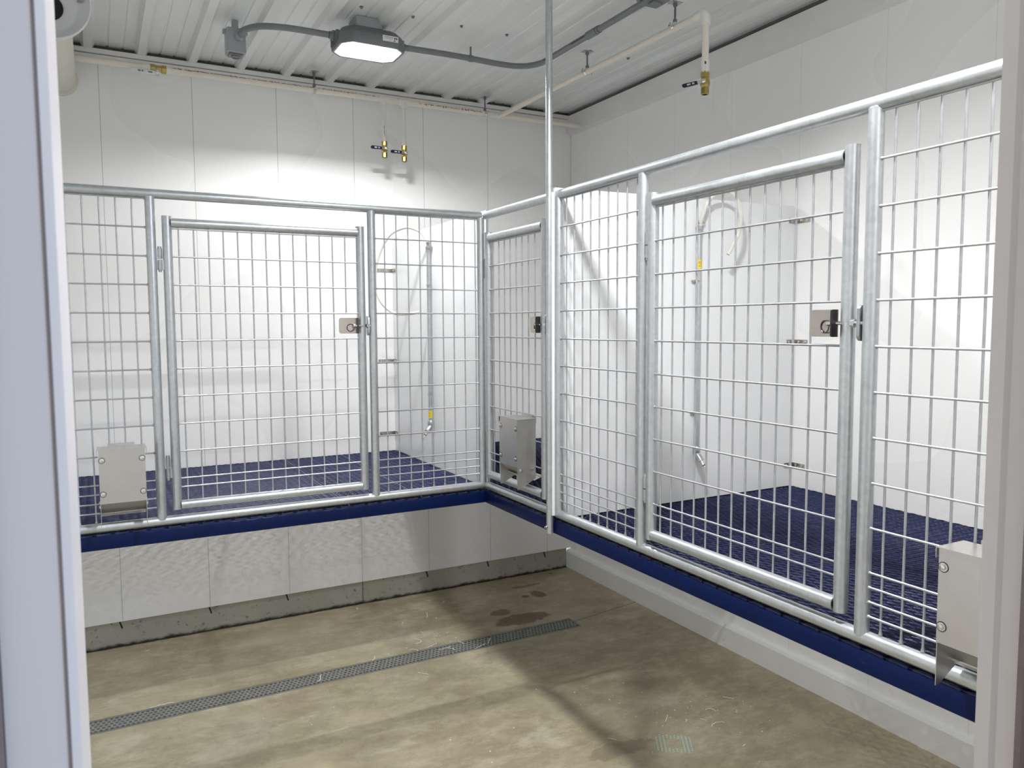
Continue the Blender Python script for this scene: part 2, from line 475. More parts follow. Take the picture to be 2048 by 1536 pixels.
# ------------------------------------------------------------------ trench drain grates
def grate_mesh(x0, x1):
    y0, y1 = DY0+.003, DY1-.003
    mb = MB(); zt, zb = -.0005, -.012; mar = .010; rows = 5
    hx = .0195; nx = max(1, int((x1-x0-.012)/hx)); xs = x0+.006; W_ = (x1-x0-.012)/nx
    rh = (y1-y0-2*mar)/rows
    def slab(a, b, c, d): mb.box(a, b, c, d, zb, zt)
    slab(x0, x1, y0, y0+mar); slab(x0, x1, y1-mar, y1); slab(x0, x0+.006, y0+mar, y1-mar); slab(x1-.006, x1, y0+mar, y1-mar)
    for r in range(rows+1):
        yy = y0+mar+r*rh; t = .0042 if 0 < r < rows else .0021
        slab(xs, x1-.006, yy-t, yy+t)
    for r in range(rows):
        for i in range(nx+1):
            xx = xs+(i+(.5 if r % 2 else 0))*W_
            if xx > x1-.008: continue
            slab(xx-.0046, xx+.0046, y0+mar+r*rh+.0040, y0+mar+(r+1)*rh-.0040)
    return mb
G = 'grates of the floor drain'
for (a, b, lb) in ((-1.7105, -.505, 'grey slotted drain grate reaching the brown stain, right-hand piece'),
                   (-2.917, -1.7125, 'grey slotted drain grate running to the door jamb, left-hand piece'),
                   (XL+.01, -2.919, 'grey slotted drain grate hidden behind the left door jamb')):
    build('drain_grate', grate_mesh(a, b), M_DRAIN, label=lb, cat='drain grate', group=G, smooth=False)

# ------------------------------------------------------------------ raised decks of coated expanded metal
ZD = .890
LWD, SWD = .0585, .0254
def grating(x0, x1, y0, y1, along, keep=None):
    a, b = LWD/2, SWD/2
    n = 12
    ang = np.arange(n)*2*PI/n
    ca, sa = np.cos(ang), np.sin(ang)
    k = 1/(np.abs(ca)+np.abs(sa))
    outer = np.stack([ca*k*a, sa*k*b], 1)
    k2 = 1/(np.abs(ca)**1.45+np.abs(sa)**1.45)**(1/1.45)
    inner = np.stack([ca*k2*a*.85, sa*k2*b*.74], 1)
    mid = outer*.42+inner*.58
    lo = outer*.25+inner*.75
    rings = [(outer, 0.0), (mid, -.0012), (inner, -.0060), (lo, -.0095), (outer, -.0105)]
    if along == 'x': U0, U1, V0, V1 = x0, x1, y0, y1
    else: U0, U1, V0, V1 = y0, y1, x0, x1
    us, vs_ = [], []
    nu = int((U1-U0)/LWD)+2; nv = int((V1-V0)/SWD)+2
    for i in range(nu):
        for j in range(nv):
            us += [U0+i*LWD, U0+(i+.5)*LWD]; vs_ += [V0+j*SWD, V0+(j+.5)*SWD]
    us = np.array(us); vs_ = np.array(vs_)
    ok = (us < U1+a*.6) & (vs_ < V1+b*.6)
    us, vs_ = us[ok], vs_[ok]
    if keep is not None:
        xx, yy = (us, vs_) if along == 'x' else (vs_, us)
        ok = keep(xx, yy); us, vs_ = us[ok], vs_[ok]
    nc = len(us); V = []
    for ring, z in rings:
        uu = us[:, None]+ring[None, :, 0]; vv = vs_[:, None]+ring[None, :, 1]
        zz = np.full(uu.shape, z)
        # strands climb over each other along the long way: tilt of the bonds
        zz = zz+.0016*np.cos(2*PI*(uu-U0)/LWD)*np.cos(2*PI*(vs_[:, None]-V0)/SWD)*0 + .0038*(ring[None, :, 1]/b)
        if z == 0.0 or z == -.0105: zz = np.full(uu.shape, z)
        uu = np.clip(uu, U0, U1); vv = np.clip(vv, V0, V1)
        V.append(np.stack([uu, vv, zz], 2) if along == 'x' else np.stack([vv, uu, zz], 2))
    V = np.stack(V, 1)                           # cells, rings, n, 3
    nr = len(rings)
    V[..., 2] += ZD
    verts = V.reshape(-1, 3)
    F = []
    for r in range(nr-1):
        i = np.arange(n); j = (i+1) % n
        q = np.stack([r*n+i, r*n+j, (r+1)*n+j, (r+1)*n+i], 1)
        if along == 'y': q = q[:, ::-1]
        F.append(q)
    F = np.concatenate(F)
    faces = (F[None]+(np.arange(nc)*nr*n)[:, None, None]).reshape(-1, 4)
    return verts, faces
def np_obj(name, verts, faces, mat, parent):
    off = np.array(OFF[parent.name])
    me = bpy.data.meshes.new(name)
    me.vertices.add(len(verts)); me.vertices.foreach_set('co', (verts-off).astype(np.float32).ravel())
    nf = len(faces)
    me.loops.add(nf*4); me.loops.foreach_set('vertex_index', faces.astype(np.int32).ravel())
    me.polygons.add(nf); me.polygons.foreach_set('loop_start', np.arange(0, nf*4, 4, dtype=np.int32))
    me.update(calc_edges=True)
    me.materials.append(mat)
    me.polygons.foreach_set('use_smooth', np.ones(nf, bool)); me.update()
    o = bpy.data.objects.new(name, me); COL.objects.link(o); o.parent = parent; OFF[o.name] = tuple(off)
    return o

def wavy_beam(p0, p1, out, z0, z1, thick=.045):
    """box beam whose coated top edge swells a little over each strand; out = outward unit vector"""
    p0, p1, out = Vector(p0), Vector(p1), Vector(out); d = p1-p0; L_ = d.length; d.normalize()
    n = max(2, int(L_/.012)); mb = MB(); sec = []
    for i in range(n+1):
        s = L_*i/n; wv = .0016*math.sin(2*PI*s/LWD)+.0008*math.sin(2*PI*s/.31+1)
        c = p0+d*s
        prof = [(0, z0+.003), (0, z1-.007), (-.003, z1-.001+wv*.6), (-.008, z1+.001+wv*.5), (-.014, z1-.004), (-thick, z1-.012), (-thick, z0), (-.004, z0)]
        sec.append([c+out*a+Vector((0, 0, z)) for a, z in prof])
    m = len(sec[0]); v = [q for s_ in sec for q in s_]; f = []
    for i in range(n):
        for k in range(m):
            k2 = (k+1) % m; f.append((i*m+k, i*m+k2, (i+1)*m+k2, (i+1)*m+k))
    f.append(tuple(range(m-1, -1, -1))); f.append(tuple(n*m+k for k in range(m)))
    return mb.add(v, f)
ZB0, ZB1 = .834, .886
FX, FY = -1.2525, -1.2585                    # front faces of the decks
def deck(name, label, loc): return thing(name, label, 'kennel deck', loc, 'raised blue kennel decks')
dl = deck('kennel_deck', 'long navy coated mesh deck along the back wall, behind the left gate', (-2.28, -.63, .80))
v_, f_ = grating(XL+.004, -1.2240, FY+.004, -.004, 'x'); np_obj('grating', v_, f_, M_GRATE, dl)
build('front_beam', wavy_beam((XL+.004, FY, 0), (FX, FY, 0), (0, -1, 0), ZB0, ZB1), M_NAVY, dl)
for x_ in [-3.33, -2.72, -2.10, -1.48, -1.240]:
    build('cross_bar', MB().box(x_-.005, x_+.005, FY+.045, -.006, .862, .8795), M_NAVY, dl)
build('rear_bar', MB().box(XL+.01, -1.226, -.03, -.004, .842, .878), M_NAVY, dl)
YD = -1.858
M_JOINT = simple('worn_sheet_joint', (.16, .18, .27), .4)
for x_ in (-1.865, -1.548):
    build('sheet_joint', MB().box(x_-.0014, x_+.0014, FY+.01, -.006, ZD-.002, ZD+.0012), M_JOINT, dl)
dm = deck('kennel_deck', 'short navy mesh deck in the corner between the two white dividers', (-.62, -.93, .80))
v_, f_ = grating(FX+.004, -.004, YD+.008, -.004, 'y', lambda x, y: ~((x < -1.19) & (y > -1.262))); np_obj('grating', v_, f_, M_GRATE, dm)
build('front_beam', wavy_beam((FX, FY, 0), (FX, YD, 0), (-1, 0, 0), ZB0, ZB1), M_NAVY, dm)
for y_ in (-.032, -1.84):
    build('cross_bar', MB().box(-1.205, -.006, y_-.005, y_+.005, .862, .8795), M_NAVY, dm)
dr = deck('kennel_deck', 'navy mesh deck along the right wall, behind the right-hand gate', (-.62, -2.78, .80))
v_, f_ = grating(FX+.004, -.004, YF+.006, YD-.008, 'y'); np_obj('grating', v_, f_, M_GRATE, dr)
build('front_beam', wavy_beam((FX, YD-.003, 0), (FX, YF+.004, 0), (-1, 0, 0), ZB0, ZB1), M_NAVY, dr)
for y_ in (-1.885, -3.60):
    build('cross_bar', MB().box(-1.205, -.006, y_-.005, y_+.005, .862, .8795), M_NAVY, dr)
build('rear_bar', MB().box(-.03, -.004, YF+.01, YD-.01, .842, .878), M_NAVY, dr)

# ------------------------------------------------------------------ kennel fronts
FENX, FENY = -1.2393, -1.2446
R = .0168; RW = .0028
ZT, ZB = 2.100, .9120
PZ = [2.0816-.1016*k for k in range(11)]+[1.032, .9985, .965]
GZ = [2.0816-.1016*k for k in range(1, 11)]+[1.033]
class Plane_:
    """maps (s along the fence, d towards the room, z) to the world"""
    def __init__(s, kind): s.k = kind
    def p(s, a, d, z): return (a, FENY-d, z) if s.k == 'L' else (FENX-d, a, z)
    def dirs(s): return (Vector((1, 0, 0)) if s.k == 'L' else Vector((0, -1, 0))), (Vector((0, -1, 0)) if s.k == 'L' else Vector((-1, 0, 0)))
def mesh_infill(P, s0, s1, verts, zs, ztop, zbot, gaps=(), hole=None):
    mb = MB()
    d1 = .0028; d0 = -.0028
    for z in zs:
        w = .0012*math.sin(z*37+s0*5)
        if hole and hole[2] < z < hole[3]:
            e0, e1 = (hole[0], hole[1]) if s1 > s0 else (hole[1], hole[0])
            q = .006 if s1 > s0 else -.006
            mb.path([P.p(s0, d1, z), P.p(s0+q, d1, z), P.p(e0, d1, z)], [.0052, RW, RW], 8)
            mb.path([P.p(e1, d1, z), P.p(s1-q, d1, z), P.p(s1, d1, z)], [RW, RW, .0052], 8)
            continue
        mb.path([P.p(s0, d1, z), P.p(s0+(.006 if s1 > s0 else -.006), d1, z), P.p((s0+s1)/2, d1+w, z+w*.6), P.p(s1-(.006 if s1 > s0 else -.006), d1, z), P.p(s1, d1, z)], [.0052, RW, RW, RW, .0052], 8)
    for i, s in enumerate(verts):
        segs = [(ztop, zbot)]
        for (gi, g0, g1) in gaps:
            if gi == i: segs = [(ztop, g1), (g0, zbot)]
        if hole and hole[0] < s < hole[1]: segs = [(ztop, hole[3])]
        for (a, b) in segs:
            w = .0014*math.sin(i*2.3+s*3)
            pts = [P.p(s, d0, a), P.p(s+w, d0, (a+b)/2), P.p(s, d0, b+.010), P.p(s, d0, b)]
            mb.path(pts, [RW, RW, RW, .005 if b == zbot else RW], 8)
    return mb
def hinge(P, s, gate, zc, sgn):
    """sgn +1: the gate lies on +s side of the fixed post; s = middle of the gap"""
    u, d = P.dirs()
    mb = MB()
    c1 = Vector(P.p(s, .004, zc+.020)); c2 = Vector(P.p(s, .004, zc-.020))
    for c in (c1, c2):
        mb.path([c+Vector((0, 0, -.0185)), c+Vector((0, 0, .0185))], .0085, 12)
    mb.obox(c1-u*sgn*.007*(1 if P.k == 'L' else 1), u, d, (0, 0, 1), .007, .005, .0175)
    mb.obox(c2+u*sgn*.007*(1 if P.k == 'L' else 1), u, d, (0, 0, 1), .007, .005, .0175)
    mb.path([c1+Vector((0, 0, .018)), c1+Vector((0, 0, .026))], .0065, 6)
    mb.path([c2+Vector((0, 0, -.026)), c2+Vector((0, 0, -.018))], .0055, 6)
    build('hinge', mb, M_ZINC, gate, ang=30)
def rrect(w, h, r, left=True, n=5):
    """rectangle 0..w x 0..h with rounded corners on one side"""
    pts = [(w, 0), (w, h)] if left else [(0, h), (0, 0)]
    cs = [((r, h-r), 90), ((r, r), 180)] if left else [((w-r, r), 270), ((w-r, h-r), 0)]
    for (c, a0) in cs:
        for i in range(n+1):
            a = math.radians(a0+90*i/n); pts.append((c[0]+r*math.cos(a), c[1]+r*math.sin(a)))
    return pts
def latch(P, s_post, s_fix, front, gate, zc=1.6255, tilt=0):
    """s_post: gate upright on the latch side; s_fix: fixed upright"""
    u, d = P.dirs(); u = u if (s_fix-s_post)*(1 if P.k == 'L' else -1) > 0 else -u
    o = Vector(P.p(s_post, .010, zc))-u*(.0168+.080)
    pl = MB().prism(rrect(.078, .063, .010), o-Vector((0, 0, .0315)), u, (0, 0, 1), d*.0025)
    lp = build('latch_plate', pl, M_SSLATCH, gate, label='brushed stainless latch plate', ang=30)
    fl_ = MB().prism(rrect(.022, .063, .006, False), o+u*.0735-Vector((0, 0, .0315)), d, (0, 0, 1), u*.0025)
    build('latch_flange', fl_, M_DARKST, lp, ang=30)
    c = o+u*.047+d*.0075+Vector((0, 0, -.008))
    ring = [c+(u*.0145*math.cos(a)+Vector((0, 0, 1))*.0145*math.sin(a))+d*(.004*math.cos(a)) for a in [2*PI*i/28 for i in range(28)]]
    build('pull_ring', MB().path(ring, .0014, 8, closed=True), M_DARKST, lp)
    b0 = o+u*.058+d*.010
    bo = MB().path([b0, b0+u*.040], .0042, 12); bo.path([b0-u*.002, b0+u*.010], .0062, 6)
    b1 = Vector(P.p(s_post, .010, zc))+u*.0168
    bo.path([b1, b1+u*.011], .0095, 6).path([b1, b1+u*.034], .0042, 10)
    build('latch_bolt', bo, M_CHROME, lp, ang=30)
    # oval keeper welded to the fixed post
    k0 = Vector(P.p(s_fix, 0, zc))-u*(.0168+.004)
    n = 24; poly = []
    for i in range(n):
        a = 2*PI*i/n; cx, cy = math.cos(a)*.013, math.sin(a)*.013
        poly.append((cx+.004, cy+(.027 if cy > 0 else -.027)))
    kp = MB().prism(poly, k0-u*.0045, d, (0, 0, 1), u*.008)
    build('latch_keeper', kp, M_ZINC, front, ang=30)
def gate_build(P, sa, sb, front, verts, hinge_s, latch_fix, sgn, gapi, hole=None):
    """sa hinge upright, sb latch upright (centres)"""
    zt_, zb_ = 2.024, .951
    fr = MB()
    for s in (sa, sb):
        fr.tube(P.p(s, 0, zb_), P.p(s, 0, zt_), R, 24, wall=.0035)
    e = R*.75 if sb > sa else -R*.75
    for z in (2.000, .9665):
        fr.tube(P.p(sa+e, .003, z), P.p(sb-e, .003, z), R, 24, wall=.0035)
    g = build('gate', fr, M_GALV, front)
    ms = mesh_infill(P, sa+(R if sb > sa else -R)*.8, sb-(R if sb > sa else -R)*.8, verts, GZ, 2.0, .975, gaps=((gapi, PZ[5], PZ[4]),) if gapi is not None else (), hole=hole)
    build('wire_mesh', ms, M_WIRE, g, ang=60)
    for zc in (1.868, 1.108): hinge(P, hinge_s, g, zc, sgn)
    latch(P, sb, latch_fix, front, g)
    return g
def frame_parts(P, front, s0, s1, posts, endgap=0):
    build('top_rail', MB().tube(P.p(s0, 0, ZT), P.p(s1, 0, ZT), R, 28, wall=.003), M_GALV, front)
    build('bottom_rail', MB().tube(P.p(s0, 0, ZB), P.p(s1, 0, ZB), R, 28, wall=.003), M_GALV, front)
    for s in posts:
        build('post', MB().tube(P.p(s, .002, ZB+.008), P.p(s, .002, ZT-.010), R, 24, wall=.0035), M_GALV, front)
KG = 'galvanised kennel sections'
PL = Plane_('L'); PR = Plane_('R')
# left front (faces the camera)
kl = thing('kennel_fence', 'wide galvanised kennel fence at left with a mesh gate, below the two brass valves', 'kennel fence', (-2.2, FENY, .895), KG)
frame_parts(PL, kl, XL+.004, -1.2560, [XL+.02, -2.568, -1.7515, -1.2575])
lw = [-2.626-.0517*k for k in range(14)]
build('wire_mesh', mesh_infill(PL, XL+.03, -2.585, [w for w in lw if w > XL+.035], PZ, ZT, .93, hole=(-2.768, -2.616, .90, 1.19)), M_WIRE, kl, ang=60)
build('wire_mesh', mesh_infill(PL, -1.736, -1.272, [-1.695+.0515*k for k in range(9)], PZ, ZT, .93), M_WIRE, kl, ang=60)
gl = gate_build(PL, -2.5145, -1.7985, kl, [-2.476+.0513*k for k in range(13)], -2.5415, -1.7515, 1, 12)
# short front in the corner
ks = thing('kennel_fence', 'short galvanised kennel fence in the corner, left of the tall pole', 'kennel fence', (FENX, -1.54, .895), KG)
frame_parts(PR, ks, -1.262, -1.838, [-1.8165])
gs = gate_build(PR, -1.2885, -1.7715, ks, [-1.328-.0512*k for k in range(9)], -1.2705+.002, -1.8165, 1, None, (-1.702, -1.550, .90, 1.235))
# right front
kr = thing('kennel_fence', 'galvanised kennel fence at right with a mesh gate, nearest the camera', 'kennel fence', (FENX, -2.8, .895), KG)
frame_parts(PR, kr, -1.856, YF+.005, [-1.8725, -2.3745, -3.1885, YF+.03])
build('wire_mesh', mesh_infill(PR, -1.889, -2.359, [-1.919-.0521*k for k in range(9)], PZ, ZT, .93), M_WIRE, kr, ang=60)
build('wire_mesh', mesh_infill(PR, -3.204, YF+.045, [-3.233-.0505*k for k in range(9)], PZ, ZT, .93, hole=(-3.569, -3.417, .90, 1.19)), M_WIRE, kr, ang=60)
gr = gate_build(PR, -2.4215, -3.1285, kr, [-2.462-.0507*k for k in range(13)], -2.397, -3.1885, 1, 12)

# ------------------------------------------------------------------ tall pole
tp = thing('support_pole', 'tall thin galvanised pole from the corner deck beam up to the ceiling', 'pole', (-1.268, -1.849, .835))
build('pole', MB().tube((-1.268, -1.849, .838), (-1.268, -1.849, ZC-.001), .0128, 20, wall=.002), M_GALV, tp)
build('bolt', MB().path([(-1.255, -1.849, .862), (-1.290, -1.849, .862)], .0035, 10).lathe([(.0065, 0), (.0065, .004), (.002, .005)], (-1.281, -1.849, .862), (-1, 0, 0), 12), M_CHROME, tp)

# ------------------------------------------------------------------ white dividers
ZP0, ZP1 = .893, 2.128
def bracket(kind, z, parent):
    """L bracket: long plate on the room wall, short wing with two bolts on the divider"""
    mb = MB(); bl = []
    if kind == 'L':    # divider X=-1.217, back wall y=0, seen from the -X side
        mb.box(-1.318, -1.2235, -.0025, 0, z-.0105, z+.0105).box(-1.2265, -1.2240, -.052, -.0025, z-.0105, z+.0105)
        for x in (-1.305, -1.262): bl.append(MB().lathe([(.0055, 0), (.0055, .0025), (.002, .0035)], (x, -.0025, z), (0, -1, 0), 10))
        for y in (-.018, -.040): bl.append(MB().lathe([(.0055, 0), (.0055, .003), (.002, .005)], (-1.2265, y, z), (-1, 0, 0), 10))
    else:              # divider y=YD, right wall x=0, seen from the -Y side
        mb.box(-.0025, 0, -1.935, YD-.0065, z-.0105, z+.0105).box(-.052, -.0025, YD-.0090, YD-.0065, z-.0105, z+.0105)
        for y in (-1.885, -1.920): bl.append(MB().lathe([(.0055, 0), (.0055, .0025), (.002, .0035)], (-.0025, y, z), (-1, 0, 0), 10))
        for x in (-.018, -.044): bl.append(MB().lathe([(.0060, 0), (.0060, .004), (.002, .007)], (x, YD-.009, z), (0, -1, 0), 10))
    br = build('bracket', mb, M_SSLATCH, parent, smooth=False)
    for b in bl: build('bolt', b, M_CHROME, br)
d1 = thing('divider_panel', 'white plastic divider between the left and corner kennels, carrying the yellow-tagged pipe low down', 'divider', (-1.217, -.6, ZP0), 'white kennel dividers')
build('panel', MB().prism([(-1.232, ZP0), (-.004, ZP0), (-.004, ZP1-.02), (-.024, ZP1), (-1.232, ZP1)], (-1.2235, 0, 0), (0, 1, 0), (0, 0, 1), (.012, 0, 0)), M_PANEL, d1, ang=20)
for z in (1.942, 1.419, .995): bracket('L', z, d1)
d2 = thing('divider_panel', 'white plastic divider between the corner and right kennels, its edge beside the tall pole', 'divider', (-.6, YD, ZP0), 'white kennel dividers')
build('panel', MB().prism([(-1.2535, ZP0+.012), (-1.24, ZP0), (-.004, ZP0), (-.004, ZP1+.012-.02), (-.024, ZP1+.012), (-1.2535, ZP1-.002)], (0, YD-.0055, 0), (1, 0, 0), (0, 0, 1), (0, .0115, 0)), M_PANEL, d2, ang=20)
for z in (2.075, 1.542, .988): bracket('R', z, d2)
build('edge_trim', MB().box(-1.266, -1.250, -1.8655, -1.8600, ZP0+.014, ZP1-.02), M_PANEL, d2)

# ------------------------------------------------------------------ drinker pipes on the dividers
def catmull(P, n=6):
    P = [Vector(p) for p in P]; P = [P[0]*2-P[1]]+P+[P[-1]*2-P[-2]]; out = []
    for i in range(1, len(P)-2):
        for k in range(n):
            t = k/n; a, b, c, d = P[i-1], P[i], P[i+1], P[i+2]
            out.append(.5*((2*b)+(c-a)*t+(2*a-5*b+4*c-d)*t*t+(3*b-a-3*c+d)*t**3))
    out.append(P[-2]); return out
def drinker(name, label, base, nrm, zt, zb, zlab, clampz, hose, nd, side):
    """base: pipe x,y; nrm: away from the panel; nd: nozzle direction"""
    t = thing(name, label, 'drinker pipe', (base[0], base[1], zb), 'drinker pipes on the white dividers')
    B = Vector((base[0], base[1], 0)); nrm = Vector(nrm); side = Vector(side)
    pp = MB().tube(B+Vector((0, 0, zb)), B+Vector((0, 0, zt-.03)), .0107, 18)
    build('pipe', pp, M_GALV, t)
    build('collar', MB().lathe([(.0135, 0), (.0135, .012), (.0155, .014), (.0155, .026), (.010, .028), (.009, .048)], B+Vector((0, 0, zt-.045)), (0, 0, 1), 8), M_ZINC, t, ang=30)
    hc = MB().lathe([(.0125, 0), (.0125, .010)], B+Vector((0, 0, zt-.006)), (0, 0, 1), 20)
    hc.obox(B+side*.017+Vector((0, 0, zt-.001)), side, nrm, (0, 0, 1), .009, .005, .0045)
    build('hose_clamp', hc, M_SSLATCH, t)
    for z in clampz:
        cc = MB().lathe([(.0125, 0), (.0125, .008)], B+Vector((0, 0, z-.004)), (0, 0, 1), 20)
        cc.obox(B-side*.021-nrm*.006+Vector((0, 0, z)), side, nrm, (0, 0, 1), .010, .0022, .004)
        cc.path([B-side*.026-nrm*.008+Vector((0, 0, z)), B-side*.026+nrm*.001+Vector((0, 0, z))], .0032, 8)
        build('pipe_clip', cc, M_SSLATCH, t)
    lb = MB(); inks = MB(); n = 9; rr = .0109
    # label wrapped on the front of the pipe, facing the room
    f0 = (nrm*.35+Vector((0, 0, 0))+(-side if name == '' else side*0)+Vector((-.45, -1, 0)).normalized()*.9).normalized()
    w = Vector((0, 0, 1)).cross(f0)
    def ring(a, r_, z): return B+(f0*math.cos(a)+w*math.sin(a))*r_+Vector((0, 0, z))
    for (mb, a0, a1, z0, z1, r_) in [(lb, -1.25, 1.25, zlab-.018, zlab+.018, rr)]+[(inks, s-.10, s+.10, zlab+q, zlab+q+h, rr+.0003) for s, q, h in ((-.32, -.011, .006), (-.32, .001, .010), (.30, -.011, .005), (.30, -.002, .004), (.30, .005, .006))]:
        vv = []; ff = []
        for i in range(n):
            a = a0+(a1-a0)*i/(n-1); vv += [ring(a, r_, z0), ring(a, r_, z1)]
        for i in range(n-1): ff.append((2*i, 2*i+2, 2*i+3, 2*i+1))
        mb.add(vv, ff)
    l_ = build('label', lb, M_YELLOW, t, label='yellow label')
    build('print', inks, M_INK, l_)
    nd = Vector(nd).normalized(); e0 = B+Vector((0, 0, zb))
    eb = MB().lathe([(.0145, -.012), (.0155, -.004), (.0155, .014), (.0128, .018)], e0, (0, 0, 1), 16)
    eb.path([e0+Vector((0, 0, .004)), e0+Vector((0, 0, -.010)), e0+nd*.014+Vector((0, 0, -.012)), e0+nd*.034+Vector((0, 0, -.010))], [.0135, .0145, .0145, .0140], 16)
    el = build('elbow', eb, M_ZINC, t)
    q0 = e0+nd*.034+Vector((0, 0, -.010))
    nz = MB().lathe([(.0150, 0), (.0150, .005), (.0095, .006), (.0095, .026), (.0075, .028), (.0045, .030), (.0045, .050), (.003, .051)], q0, nd, 14)
    build('drinker_nipple', nz, M_CHROME, t, ang=30)
    hp = catmull(hose, 6)
    build('hose', MB().path(hp, .0078, 12), M_HOSE, t, label='milky clear hose loop')
    return t
hl = [(-1.241, -.596, 2.010), (-1.241, -.596, 2.042), (-1.252, -.585, 2.073), (-1.275, -.562, 2.107), (-1.326, -.511, 2.128), (-1.391, -.446, 2.093),
      (-1.437, -.400, 1.992), (-1.455, -.382, 1.863), (-1.436, -.401, 1.759), (-1.386, -.451, 1.693), (-1.332, -.505, 1.684), (-1.276, -.561, 1.694)]
drinker('drinker_pipe', 'thin steel drinker pipe on the left divider, yellow label near its foot', (-1.240, -.597), (-1, 0, 0), 2.045, 1.115, 1.164, (1.830, 1.27), hl, (-.62, -.25, -.75), (0, -1, 0))
hr = [(-.572, -1.882, 2.005), (-.573, -1.884, 2.035), (-.566, -1.892, 2.075), (-.553, -1.90, 2.112), (-.520, -1.915, 2.150), (-.475, -1.935, 2.160), (-.438, -1.950, 2.120), (-.425, -1.955, 2.060), (-.436, -1.950, 1.985), (-.478, -1.940, 1.905)]
drinker('drinker_pipe', 'steel drinker pipe on the right divider, yellow label near its top', (-.574, -1.876), (0, -1, 0), 2.038, 1.100, 1.868, (1.800, 1.26), hr, (.10, -.62, -.78), (1, 0, 0))

# ------------------------------------------------------------------ feeders (local: x across, +y into the kennel)
def feeder_proto():
    t = thing('kennel_feeder', '', 'feeder', (0, 0, 0), 'stainless kennel feeders', local=True)
    w, dp, h = .146, .083, .280
    # housing: two side plates joined by the front plate
    T_ = .0016
    sidep = [(0, 0), (.010, 0), (dp, .040), (dp, h-.004), (0, h-.004)]
    for sx in (-w/2, w/2-T_):
        hb = MB().prism([(a, b) for a, b in sidep], (sx, 0, 0), (0, 1, 0), (0, 0, 1), (T_, 0, 0))
        build('side_plate', hb, M_SS, t, smooth=False)
    build('front_plate', MB().box(-w/2, w/2, -.0016, 0, .088, h-.004), M_SS, t, smooth=False)
    build('back_plate', MB().box(-w/2+T_, w/2-T_, dp-T_, dp, .055, h-.004), M_SS, t, smooth=False)
    # trough: curved sheet
    tr = MB(); prof_ = [(.004, .070), (.030, .030), (.050, .016), (.072, .018), (.092, .034), (.099, .055)]
    prof_ = [(.040, .046), (.055, .034), (.078, .030), (.120, .044)]
    tr.prism(prof_+[(a, b+.0018) for a, b in reversed(prof_)], (-w/2+T_, 0, 0), (0, 1, 0), (0, 0, 1), (w-2*T_, 0, 0))
    tr.prism([(.002, .088), (.060, .040), (.061, .042), (.003, .0895)], (-w/2+T_, 0, 0), (0, 1, 0), (0, 0, 1), (w-2*T_, 0, 0))
    build('trough', tr, M_SS, t, smooth=False)
    # lid with folded lips and a hinge lip at the back
    ld = MB().box(-w/2-.004, w/2+.004, -.004, dp, h-.004, h-.002)
    for sx in (-w/2-.0055, w/2+.004):
        ld.prism([(-.004, h-.002), (.012, h-.002), (.012, h-.012), (.004, h-.024), (-.004, h-.024)], (sx, 0, 0), (0, 1, 0), (0, 0, 1), (.0015, 0, 0))
    ld.box(-w/2+.03, w/2-.03, dp, dp+.012, h-.004, h+.006)
    build('lid', ld, M_SS, t, smooth=False)
    for x in (-w/2+.010, w/2-.010):
        for z in (.122, h-.040):
            b = MB().lathe([(.0088, 0), (.0088, .0012), (.0052, .0014), (.0052, .005), (.002, .006)], (x, -.0016, z), (0, -1, 0), 14)
            b.path([(x, 0, z), (x, .014, z)], .003, 8)
            build('washer_shadow', MB().lathe([(.0106, 0), (.0106, .0005)], (x, -.0017, z), (0, -1, 0), 16), M_DARKST, t)  # thin dark disc stands in for the shadow round the bolt washer
            build('bolt', b, M_CHROME, t)
    for sx, dx in ((w/2, 1), (-w/2, -1)):
        for y, z in ((.016, .075), (.066, .080)):
            build('bolt', MB().lathe([(.0085, 0), (.0085, .0012), (.005, .0014), (.005, .004), (.002, .005)], (sx, y, z), (dx, 0, 0), 12), M_CHROME, t)
    return t
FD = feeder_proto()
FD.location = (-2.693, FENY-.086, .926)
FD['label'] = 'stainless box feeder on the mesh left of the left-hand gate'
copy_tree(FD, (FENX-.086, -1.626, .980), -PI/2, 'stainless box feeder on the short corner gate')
copy_tree(FD, (FENX-.086, -3.493, .914), -PI/2, 'stainless box feeder at far right, half behind the door jamb')

